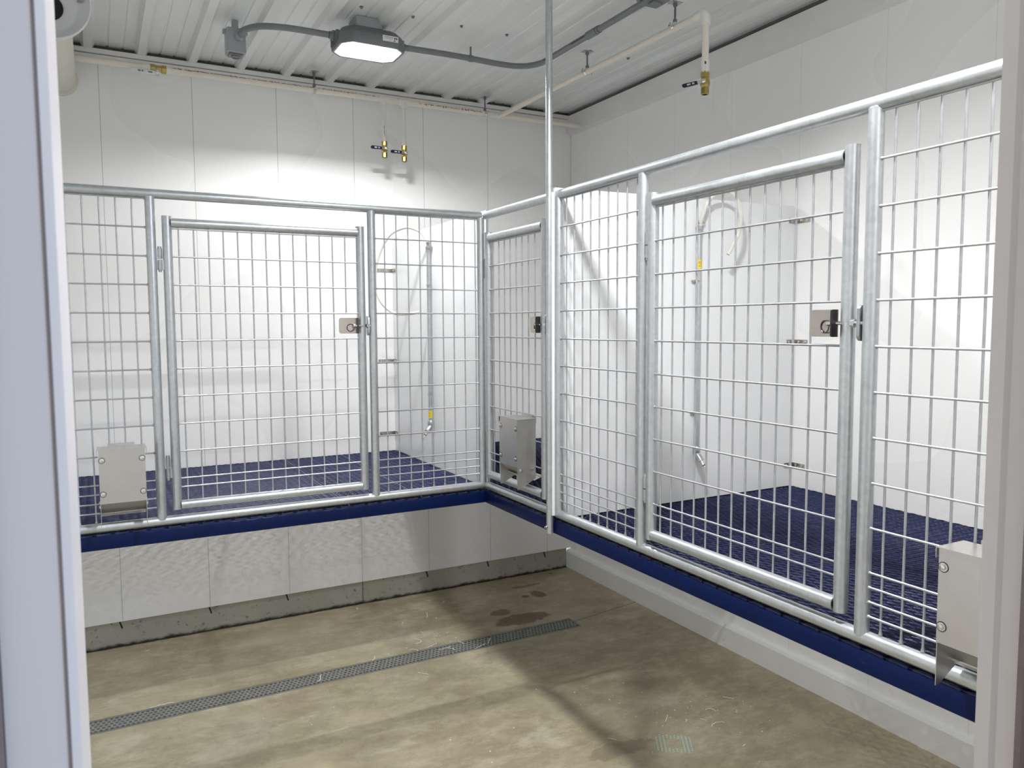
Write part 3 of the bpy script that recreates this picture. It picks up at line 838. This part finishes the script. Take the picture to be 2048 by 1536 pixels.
# ------------------------------------------------------------------ ceiling lamps
def lamp_proto():
    t = thing('ceiling_lamp', '', 'ceiling light', (0, 0, 0), 'grey canopy lamps on the conduit', local=True)
    # local z: 0 at the ceiling flat, negative down; x along the conduit
    hs = MB()
    def oct_(hx, hy, c): return [(-hx+c, -hy), (hx-c, -hy), (hx, -hy+c), (hx, hy-c), (hx-c, hy), (-hx+c, hy), (-hx, hy-c), (-hx, -hy+c)]
    rings = [(.085, .052, .02, -.046), (.112, .070, .03, -.050), (.134, .096, .038, -.066), (.147, .112, .046, -.088), (.150, .115, .048, -.112), (.146, .110, .046, -.134), (.1365, .0960, .036, -.134), (.1365, .0960, .036, -.131), (.086, .035, .008, -.084)]
    v = []; f = []
    for hx, hy, c, z in rings: v += [(a, b, z) for a, b in oct_(hx, hy, c)]
    for r in range(len(rings)-1):
        for i in range(8):
            j = (i+1) % 8; f.append((r*8+i, r*8+j, (r+1)*8+j, (r+1)*8+i))
    f.append(tuple(range(7, -1, -1))); f.append(tuple((len(rings)-1)*8+i for i in range(8)))
    hs.add(v, f)
    for sx in (-1, 1):                              # end lugs, ribs and the knob
        for k in range(5): hs.box(sx*.148-.008, sx*.148+.006, -.046+k*.022, -.039+k*.022, -.120, -.072)
    hs.box(.146, .162, -.016, .016, -.108, -.090)
    hs.lathe([(.008, 0), (.008, .010), (.004, .012)], (.162, -.03, -.095), (1, 0, 0), 10)
    ho = build('housing', hs, M_HOUS, t, ang=25)
    build('mounting_box', MB().box(-.070, .050, -.060, .055, -.048, 0, .004), M_JBOX, t, ang=25)
    build('conduit_hub', MB().lathe([(.022, 0), (.022, .018), (.016, .020), (.016, .032)], (-.143, 0, -.085), (-1, 0, 0), 14), M_COND, t)
    build('conduit_hub', MB().lathe([(.022, 0), (.022, .018), (.016, .020), (.016, .032)], (.143, 0, -.085), (1, 0, 0), 14), M_COND, t)
    rf = MB(); r0 = oct_(.1355, .0950, .036); r1 = oct_(.078, .027, .008)
    rf.add([(x, y, -.1335) for x, y in r0]+[(x, y, -.0895) for x, y in r1], [(i, (i+1) % 8, 8+(i+1) % 8, 8+i) for i in range(8)])
    build('reflector', rf, M_PANEL, t, label='white flared reflector', smooth=False)
    ln = MB(); a = oct_(.079, .0275, .008); b = oct_(.072, .022, .006)
    ln.add([(x, y, -.0890) for x, y in a]+[(x, y, -.0915) for x, y in b], [(i, (i+1) % 8, 8+(i+1) % 8, 8+i) for i in range(8)]+[tuple(range(8, 16))])
    build('lens', ln, M_LENS, t, label='glowing white lens', smooth=False)
    lb = build('label', MB().box(.030, .100, -.1170, -.1130, -.112, -.088), M_WHITELBL, t, label='white sticker with small print', smooth=False)
    pr = MB()
    for k in range(5): pr.box(.039+k*.008, .044+k*.008, -.1176, -.1168, -.095, -.093)
    for k in range(6): pr.box(.039+k*.006, .042+k*.006, -.1176, -.1168, -.101, -.099)
    pr.box(.082, .087, -.1176, -.1168, -.101, -.093).box(.090, .095, -.1176, -.1168, -.101, -.093).box(.080, .086, -.1176, -.1168, -.109, -.105)
    build('print', pr, M_INK, lb, smooth=False)
    return t
LP = lamp_proto()
LP.location = (-1.632, -.885, ZC)
LP['label'] = 'dark grey canopy lamp glowing on the ceiling above the left kennel'
LP2 = copy_tree(LP, (-1.68, -2.95, ZC), 0, 'second canopy lamp on the ceiling nearer the doorway')
M_LENS_BOOST = mk_emit(1.95)                   # second lamp's emission boosted to brighten the right-hand side
for ch in LP2.children:
    if ch.name.startswith('lens'):
        ch.material_slots[0].link = 'OBJECT'; ch.material_slots[0].material = M_LENS_BOOST

# ------------------------------------------------------------------ conduit and boxes
ZCN = 2.895
jb = thing('junction_box', 'grey square junction box under the ceiling at the conduit left end', 'junction box', (-2.16, -.62, ZC), 'grey conduit boxes')
build('box', MB().box(-2.198, -2.118, -.665, -.590, 2.828, 2.935, .004), M_JBOX, jb, ang=25)
build('cover', MB().box(-2.188, -2.128, -.655, -.600, 2.820, 2.829, .003), M_JDARK, jb, ang=25)
build('receptacle', MB().lathe([(.021, 0), (.021, -.004), (.017, -.006), (.017, -.002)], (-2.158, -.628, 2.820), (0, 0, 1), 20), M_COND, jb)
for bx in ((-2.210, -2.198, -.640, -.615, 2.915, 2.93), (-2.118, -2.106, -.640, -.615, 2.915, 2.93), (-2.17, -2.145, -.64, -.615, 2.935, ZC-.001)):
    build('mounting_lug', MB().box(*bx), M_JBOX, jb)
build('hub', MB().path([(-2.148, -.668, 2.895), (-2.146, -.690, 2.899)], .019, 16), M_JBOX, jb)
jb2 = thing('junction_box', 'dark grey conduit box at the top edge above the long white pipe', 'junction box', (-.775, -1.86, ZC), 'grey conduit boxes')
build('box', MB().box(-.818, -.715, -1.880, -1.765, 2.895, ZC-.002, .004), M_JDARK, jb2, ang=25)
build('cover', MB().box(-.810, -.723, -1.870, -1.775, 2.882, 2.896, .004).box(-.790, -.742, -1.840, -1.808, 2.874, 2.884, .003), M_HOUS, jb2, ang=25)
cn = thing('electrical_conduit', 'long grey conduit bending across the ceiling through the lamp', 'conduit', (-1.3, -.9, ZCN))
seg1 = catmull([(-2.146, -.688, 2.899), (-2.135, -.745, 2.902), (-2.09, -.810, 2.902), (-2.02, -.852, 2.898), (-1.94, -.874, 2.894), (-1.81, -.885, 2.890)], 6)
build('conduit_run', MB().path(seg1, .0135, 16), M_COND, cn)
pts2 = [(-1.455, -.885, 2.890), (-1.25, -.880, 2.895), (-1.10, -.872, 2.897), (-.98, -.866, 2.897)]
for i in range(8):
    a = (i/7)*PI/2; pts2.append((-.915+.130*math.sin(a), -1.000+.130*math.cos(a), 2.897))
pts2 += [(-.785, -1.20, 2.897), (-.785, -1.45, 2.897), (-.780, -1.768, 2.900)]
build('conduit_run', MB().path(catmull(pts2, 3), .0135, 16), M_COND, cn)
build('coupling', MB().path([(-.785, -1.375, 2.897), (-.785, -1.450, 2.897)], .0172, 18), M_COND, cn)
build('clamp', MB().path([(-1.130, -.874, 2.8965), (-1.112, -.874, 2.8965)], .0160, 16).box(-1.124, -1.118, -.878, -.870, 2.91, ZC-.024), M_JDARK, cn)
build('clamp', MB().path([(-.785, -1.452, 2.897), (-.785, -1.466, 2.897)], .0165, 16), M_JDARK, cn)
ci = MB()
for k in range(26):
    yy = -1.02-.009*k if k < 9 else -1.20-.007*k
    ci.box(-.7985-.0006, -.7975, yy, yy+.004, 2.893, 2.899)
build('print', ci, M_INK, cn)

# ------------------------------------------------------------------ water pipes
def pipe_print(p0, p1, nrm, mat, n, hgt, parent, r, seed, gap=.35):
    """rows of tiny unreadable strokes printed along a pipe"""
    rr = random.Random(seed); mb = MB(); p0, p1 = Vector(p0), Vector(p1); d = p1-p0; L_ = d.length; d.normalize(); nrm = Vector(nrm).normalized(); u = d.cross(nrm)
    for k in range(n):
        if rr.random() < gap: continue
        s = L_*(k+.5)/n; h = hgt*rr.uniform(.5, 1)*.5; w_ = L_/n*rr.uniform(.22, .42)
        c = p0+d*s+nrm*(r+.0003)+u*hgt*rr.uniform(-.2, .2)
        mb.obox(c, d, u, nrm, w_, h*rr.uniform(.4, 1), .0003)
    return build('print', mb, mat, parent)
WPZ, WPY = 2.856, -.170
RP = .0150
wp = thing('water_pipe', 'cream water pipe along the top of the back wall with brass valve drops', 'water pipe', (-1.5, WPY, WPZ))
build('pipe', MB().tube((XL+.002, WPY, WPZ), (-.022, WPY, WPZ), RP, 20), M_CPVC, wp)
pipe_print((-2.40, WPY, WPZ), (-1.36, WPY, WPZ), (0, -.6, .55), M_RED, 150, .012, wp, RP, 3, .15)
pipe_print((-1.13, WPY, WPZ), (-.72, WPY, WPZ), (0, -.9, .1), M_RED, 60, .011, wp, RP, 4, .25)
iv = build('inline_valve', MB().lathe([(.018, 0), (.0205, .004), (.0205, .022), (.017, .024), (.017, .050), (.0205, .052), (.0205, .070), (.018, .073)], (-2.478, WPY, WPZ), (1, 0, 0), 8), M_BRASS, wp, ang=30)
build('valve_handle', MB().box(-2.560, -2.455, WPY-.030, WPY-.020, WPZ-.034, WPZ-.018, .002), M_WHITELBL, iv, label='white lever handle')
build('handle_nut', MB().lathe([(.012, 0), (.012, .012), (.006, .018)], (-2.448, WPY-.016, WPZ-.022), (0, -1, 0), 6).box(-2.456, -2.44, WPY-.03, WPY-.014, WPZ-.036, WPZ-.012), M_CHROME, iv, ang=30)
build('print', MB().box(-2.532, -2.520, WPY-.0306, WPY-.030, WPZ-.030, WPZ-.022).box(-2.516, -2.508, WPY-.0306, WPY-.030, WPZ-.030, WPZ-.022).box(-2.488, -2.470, WPY-.0306, WPY-.030, WPZ-.031, WPZ-.024), M_GREENINK, iv)
for x0 in (-2.495, -2.405):
    build('coupling', MB().tube((x0-.018, WPY, WPZ), (x0+.018, WPY, WPZ), .0185, 18), M_FIT, wp)
def ball_valve(parent, X, Y, zt, hdir, yside):
    """upright brass ball valve; zt = top; returns valve object; hdir = handle direction, yside = stem direction"""
    v = build('valve', MB().lathe([(.0165, 0), (.0165, -.022), (.014, -.024), (.0185, -.034), (.0185, -.052), (.014, -.060), (.0155, -.062), (.0155, -.086), (.0118, -.0865), (.0118, -.070)], (X, Y, zt), (0, 0, 1), 8), M_BRASS, parent, ang=25)
    s = Vector(yside).normalized(); h = Vector(hdir).normalized(); c = Vector((X, Y, zt-.043))
    st = MB().path([c+s*.012, c+s*.032], .0062, 10)
    st.lathe([(.0085, 0), (.0085, .005), (.004, .007)], c+s*.031, s, 6)
    st.obox(c+s*.029+h*.018, h, (0, 0, 1), s, .026, .006, .0015)
    build('valve_stem', st, M_CHROME, v, ang=30)
    g = MB(); n = 10; poly = []
    for i in range(n+1):
        a = PI/2-PI*i/n; poly.append((.080+.0085*math.cos(a), .0085*math.sin(a)))
    poly += [(.026, -.0075), (.026, .0075)]
    w_ = h.cross(s)
    g.prism(poly, c+s*.026, h, w_, s*.007)
    gr_ = build('valve_handle', g, M_HANDLE, v, label='navy lever handle', ang=25)
    tx = MB()
    for q, l_ in ((.036, .012), (.041, .010), (.047, .004), (.052, .012), (.057, .012), (.062, .012)):
        if q == .047: continue
        tx.obox(c+s*.0334+h*(q+.004), h, w_, s, .0016, .0032, .0004)
    build('print', tx, M_WHITELBL, gr_)
    return v
for X_, vz in ((-1.316, 2.632), (-1.203, 2.620)):
    tee = MB().tube((X_-.030, WPY, WPZ), (X_+.030, WPY, WPZ), .0188, 20).tube((X_, WPY, WPZ), (X_, WPY, WPZ-.034), .0188, 20)
    build('tee', tee, M_FIT, wp)
    build('drop_pipe', MB().tube((X_, WPY, WPZ-.03), (X_, WPY, vz+.016), .0112, 16), M_FIT, wp)
    build('adapter', MB().tube((X_, WPY, vz-.002), (X_, WPY, vz+.024), .0150, 16), M_FIT, wp)
    ball_valve(wp, X_, WPY, vz, (-1, 0, 0), (0, -1, 0))
pipe_print((-1.316, WPY, 2.650), (-1.316, WPY, 2.72), (-.3, -1, 0), M_INK, 16, .006, wp, .0112, 9, .15)
for x0 in (-1.262, -.655):
    build('coupling', MB().tube((x0-.022, WPY, WPZ), (x0+.022, WPY, WPZ), .0175, 18), M_CPVC, wp)
build('tee', MB().tube((-.645, WPY, WPZ), (-.575, WPY, WPZ), .0188, 20).tube((-.611, WPY, WPZ), (-.611, WPY-.034, WPZ), .0188, 20), M_FIT, wp)
build('end_cap', MB().tube((-.050, WPY, WPZ), (-.0205, WPY, WPZ), .019, 18), M_FIT, wp)
# overhead branch to the third valve
ob = thing('overhead_pipe', 'long cream pipe hung below the ceiling, ending in an elbow and brass valve', 'water pipe', (-.62, -1.0, 2.83))
build('pipe', MB().tube((-.611, WPY-.030, 2.850), (-.620, -1.925, 2.828), .0140, 20), M_CPVC, ob)
ebm = MB().path(catmull([(-.6195, -1.895, 2.829), (-.6198, -1.925, 2.829), (-.620, -1.943, 2.825), (-.620, -1.950, 2.808), (-.620, -1.950, 2.780)], 4), .0185, 18)
build('elbow', ebm, M_FIT, ob)
build('drop_pipe', MB().tube((-.620, -1.950, 2.80), (-.620, -1.950, 2.640), .0132, 18), M_CPVC, ob)
build('adapter', MB().tube((-.620, -1.950, 2.600), (-.620, -1.950, 2.646), .0158, 18), M_FIT, ob)
build('print', MB().box(-.637, -.630, -1.9665, -1.9655, 2.628, 2.638), M_INK, ob)
ball_valve(ob, -.620, -1.950, 2.604, (-.86, .35, -.24), (-.75, -.6, .0))
# hangers
def hanger_proto():
    t = thing('pipe_hanger', '', 'pipe hanger', (0, 0, 0), 'steel hangers holding the water pipes', local=True)
    # origin: pipe axis; ceiling plate above; pipe along local x
    top_ = ZC-.024-WPZ
    build('ceiling_plate', MB().box(-.018, .018, -.026, .026, top_-.003, top_-.0005), M_ZINC, t)
    build('rod', MB().tube((0, 0, .016), (0, 0, top_-.003), .0042, 10).tube((0, 0, top_-.016), (0, 0, top_-.003), .0085, 6).tube((0, 0, .016), (0, 0, .028), .0085, 6), M_JDARK, t)
    build('clamp', MB().path([(-.006, 0, 0), (.006, 0, 0)], .0175, 18).box(-.006, .006, -.030, -.014, -.004, .004).box(-.006, .006, .014, .030, -.004, .004), M_CHROME, t)
    for q in (-.026, .026): build('screw', MB().tube((0, q, -.010), (0, q, .012), .0028, 8), M_CHROME, t)
    return t
HG = hanger_proto()
HG.location = (-1.695, WPY, WPZ)
HG['label'] = 'steel pipe hanger on the back wall pipe, below and left of the lamp'
copy_tree(HG, (-.700, WPY, WPZ), 0, 'steel pipe hanger on the back wall pipe, right of the two valve drops')
copy_tree(HG, (-.615, -1.115, 2.8385+.002), PI/2, 'steel pipe hanger midway along the overhead pipe')
copy_tree(HG, (-.6185, -1.765, 2.8305+.006), PI/2, 'steel pipe hanger on the overhead pipe beside its elbow')

# ------------------------------------------------------------------ vent duct at upper left
vt = thing('vent_duct', 'round ivory duct from the back wall with a white bell mouth', 'vent duct', (-2.862, -.5, 2.815))
build('duct', MB().tube((-2.862, -.002, 2.800), (-2.862, -.860, 2.820), .072, 36), M_PVCD, vt)
build('sealant_collar', MB().lathe([(.082, 0), (.080, .006), (.072, .010)], (-2.862, -.002, 2.800), (0, -1, 0), 36), M_PVCD, vt)
bell = MB().lathe([(.070, 0), (.105, .010), (.132, .045), (.141, .083), (.142, .092), (.137, .095), (.131, .086), (.124, .073), (.117, .066), (.112, .060), (.101, .040), (.087, .031), (.074, .029), (.066, .021), (.053, .017), (.048, .010), (.048, .002)], (-2.862, -.865, 2.820), (0, -1, 0), 48)
build('bell_mouth', bell, M_PANEL, vt)
build('opening', MB().lathe([(.0478, 0), (.0478, .006)], (-2.862, -.869, 2.820), (0, -1, 0), 32), M_BLACK, vt)
build('mounting_tab', MB().box(-2.768, -2.748, -.945, -.918, 2.838, 2.870).lathe([(.005, 0), (.005, .003)], (-2.758, -.945, 2.850), (0, -1, 0), 10), M_ZINC, vt)

# ------------------------------------------------------------------ paper shreds on the floor
def shred(x, y, ln, ang_, curl, rr):
    n = 9; P = []; a = ang_; px_, py_ = x, y
    for i in range(n):
        P.append((px_, py_)); a += curl*rr.uniform(.2, 1.8)/n*(1 if rr.random() < .85 else -1)
        px_ += math.cos(a)*ln/(n-1); py_ += math.sin(a)*ln/(n-1)
    v = []; f = []; w = .0016
    for i, (a0, b0) in enumerate(P):
        j = min(i+1, n-1); k = max(i-1, 0); dx, dy = P[j][0]-P[k][0], P[j][1]-P[k][1]; L_ = math.hypot(dx, dy) or 1
        nx, ny = -dy/L_*w, dx/L_*w; z = .0010+.003*abs(math.sin(i*1.1+x*50))
        v += [(a0+nx, b0+ny, z), (a0-nx, b0-ny, z), (a0-nx, b0-ny, z+.0008), (a0+nx, b0+ny, z+.0008)]
    for i in range(n-1):
        for k in range(4): f.append((i*4+k, i*4+(k+1) % 4, i*4+4+(k+1) % 4, i*4+4+k))
    f += [(3, 2, 1, 0), tuple((n-1)*4+k for k in range(4))]
    return MB().add(v, f)
rr = random.Random(11)
SH = [('thin white paper shred lying on the drain grate', 'paper shreds on the drain',
       [(-1.349, -.773, .07, .3, .2), (-1.402, -.790, .06, 1.0, 3.5), (-1.306, -.827, .08, .1, .3), (-1.238, -.869, .05, .8, 2.5), (-1.165, -.822, .05, 1.7, .3), (-1.14, -.900, .075, .3, .2), (-1.055, -.875, .075, .9, .2), (-1.636, -.786, .05, .5, 2.2), (-1.93, -.885, .08, .6, 1.8), (-2.62, -.783, .10, .4, 2.2)]),
      ('thin white paper shred on the concrete between drain and back curb', 'paper shreds near the back curb',
       [(-1.356, -.425, .04, .4, 2.4), (-1.192, -.389, .07, 1.2, .1), (-1.028, -.221, .03, .6, 1.2), (-1.081, -.159, .03, 1.4, 2), (-1.497, -.086, .03, 1.4, .3), (-1.380, -.700, .09, -.5, 3.2), (-1.297, -.591, .03, 1.5, .3), (-2.605, -.13, .02, 0, 1), (-1.164, -.433, .02, 0, 1)]),
      ('thin white paper shred on the concrete in front of the drain', 'paper shreds in front of the drain',
       [(-1.49, -1.014, .055, -.9, .3), (-1.046, -1.917, .035, -1.0, 1)]),
      ('thin white paper shred on the concrete beside the turquoise dots', 'paper shreds beside the dots',
       [(-.409, -1.880, .045, -.9, .1), (-.555, -1.93, .055, .5, -2.2), (-.627, -1.975, .030, -1.0, .1), (-.765, -1.925, .055, .65, .2), (-.625, -2.045, .075, .6, -1.8), (-.690, -1.965, .02, .2, 2), (-.623, -2.214, .02, .2, .5)])]
for lab, grp, items in SH:
    for (x, y, ln, a, c) in items:
        build('paper_shred', shred(x, y, ln, a, c, rr), M_PAPER, label=lab, cat='paper shred', group=grp, smooth=False)
cr = MB()
for (cx_, cy_, sx, sy, nn) in ((-1.32, -.70, .12, .10, 45), (-.62, -1.95, .14, .12, 40), (-.80, -1.62, .12, .10, 12), (-1.5, -1.2, .7, .5, 40)):
    for _ in range(nn):
        x, y = rr.gauss(cx_, sx), rr.gauss(cy_, sy)
        if DY0-.01 < y < DY1+.01 or x > -.05: continue
        s = rr.uniform(.0010, .0024); cr.box(x-s*rr.uniform(.6, 1.6), x+s, y-s, y+s*rr.uniform(.5, 1.5), .0002, .0012)
build('paper_crumbs', cr, M_PAPER, label='tiny white paper crumbs strewn over the concrete floor', cat='paper crumbs', kind='stuff', smooth=False)

# dotted light pattern on the floor near the camera, painted as flat dots
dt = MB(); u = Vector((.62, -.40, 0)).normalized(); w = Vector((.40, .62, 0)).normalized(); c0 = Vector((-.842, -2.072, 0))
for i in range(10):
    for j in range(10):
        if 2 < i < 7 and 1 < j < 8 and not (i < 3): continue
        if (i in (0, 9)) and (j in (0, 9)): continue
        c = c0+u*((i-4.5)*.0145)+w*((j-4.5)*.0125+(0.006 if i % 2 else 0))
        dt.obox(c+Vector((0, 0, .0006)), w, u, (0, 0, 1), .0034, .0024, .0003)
build('dotted_light_decal', dt, M_DOT, label='square ring of pale turquoise light dots painted on the concrete floor', cat='painted light pattern', smooth=False)

# unseen lamp added outside the doorway to light the door frame bluish
hlp = thing('frame_fill_lamp', 'added round fill lamp, out of view behind the doorway', 'ceiling light', (-1.2, -5.5, 2.7))
build('lamp_base', MB().lathe([(.32, 0), (.32, -.03), (.30, -.035)], (-1.2, -5.5, 2.735), (0, 0, 1), 24), M_PANEL, hlp)
def mk_emit2():
    t = NT('frame_fill_lens'); t.b.inputs['Emission Color'].default_value = (.40, .62, 1.0, 1); t.b.inputs['Emission Strength'].default_value = 42; return t.m
build('diffuser', MB().lathe([(.30, 0), (.285, -.012), (.15, -.022), (.0, -.024)], (-1.2, -5.5, 2.70), (0, 0, 1), 24), mk_emit2(), hlp)
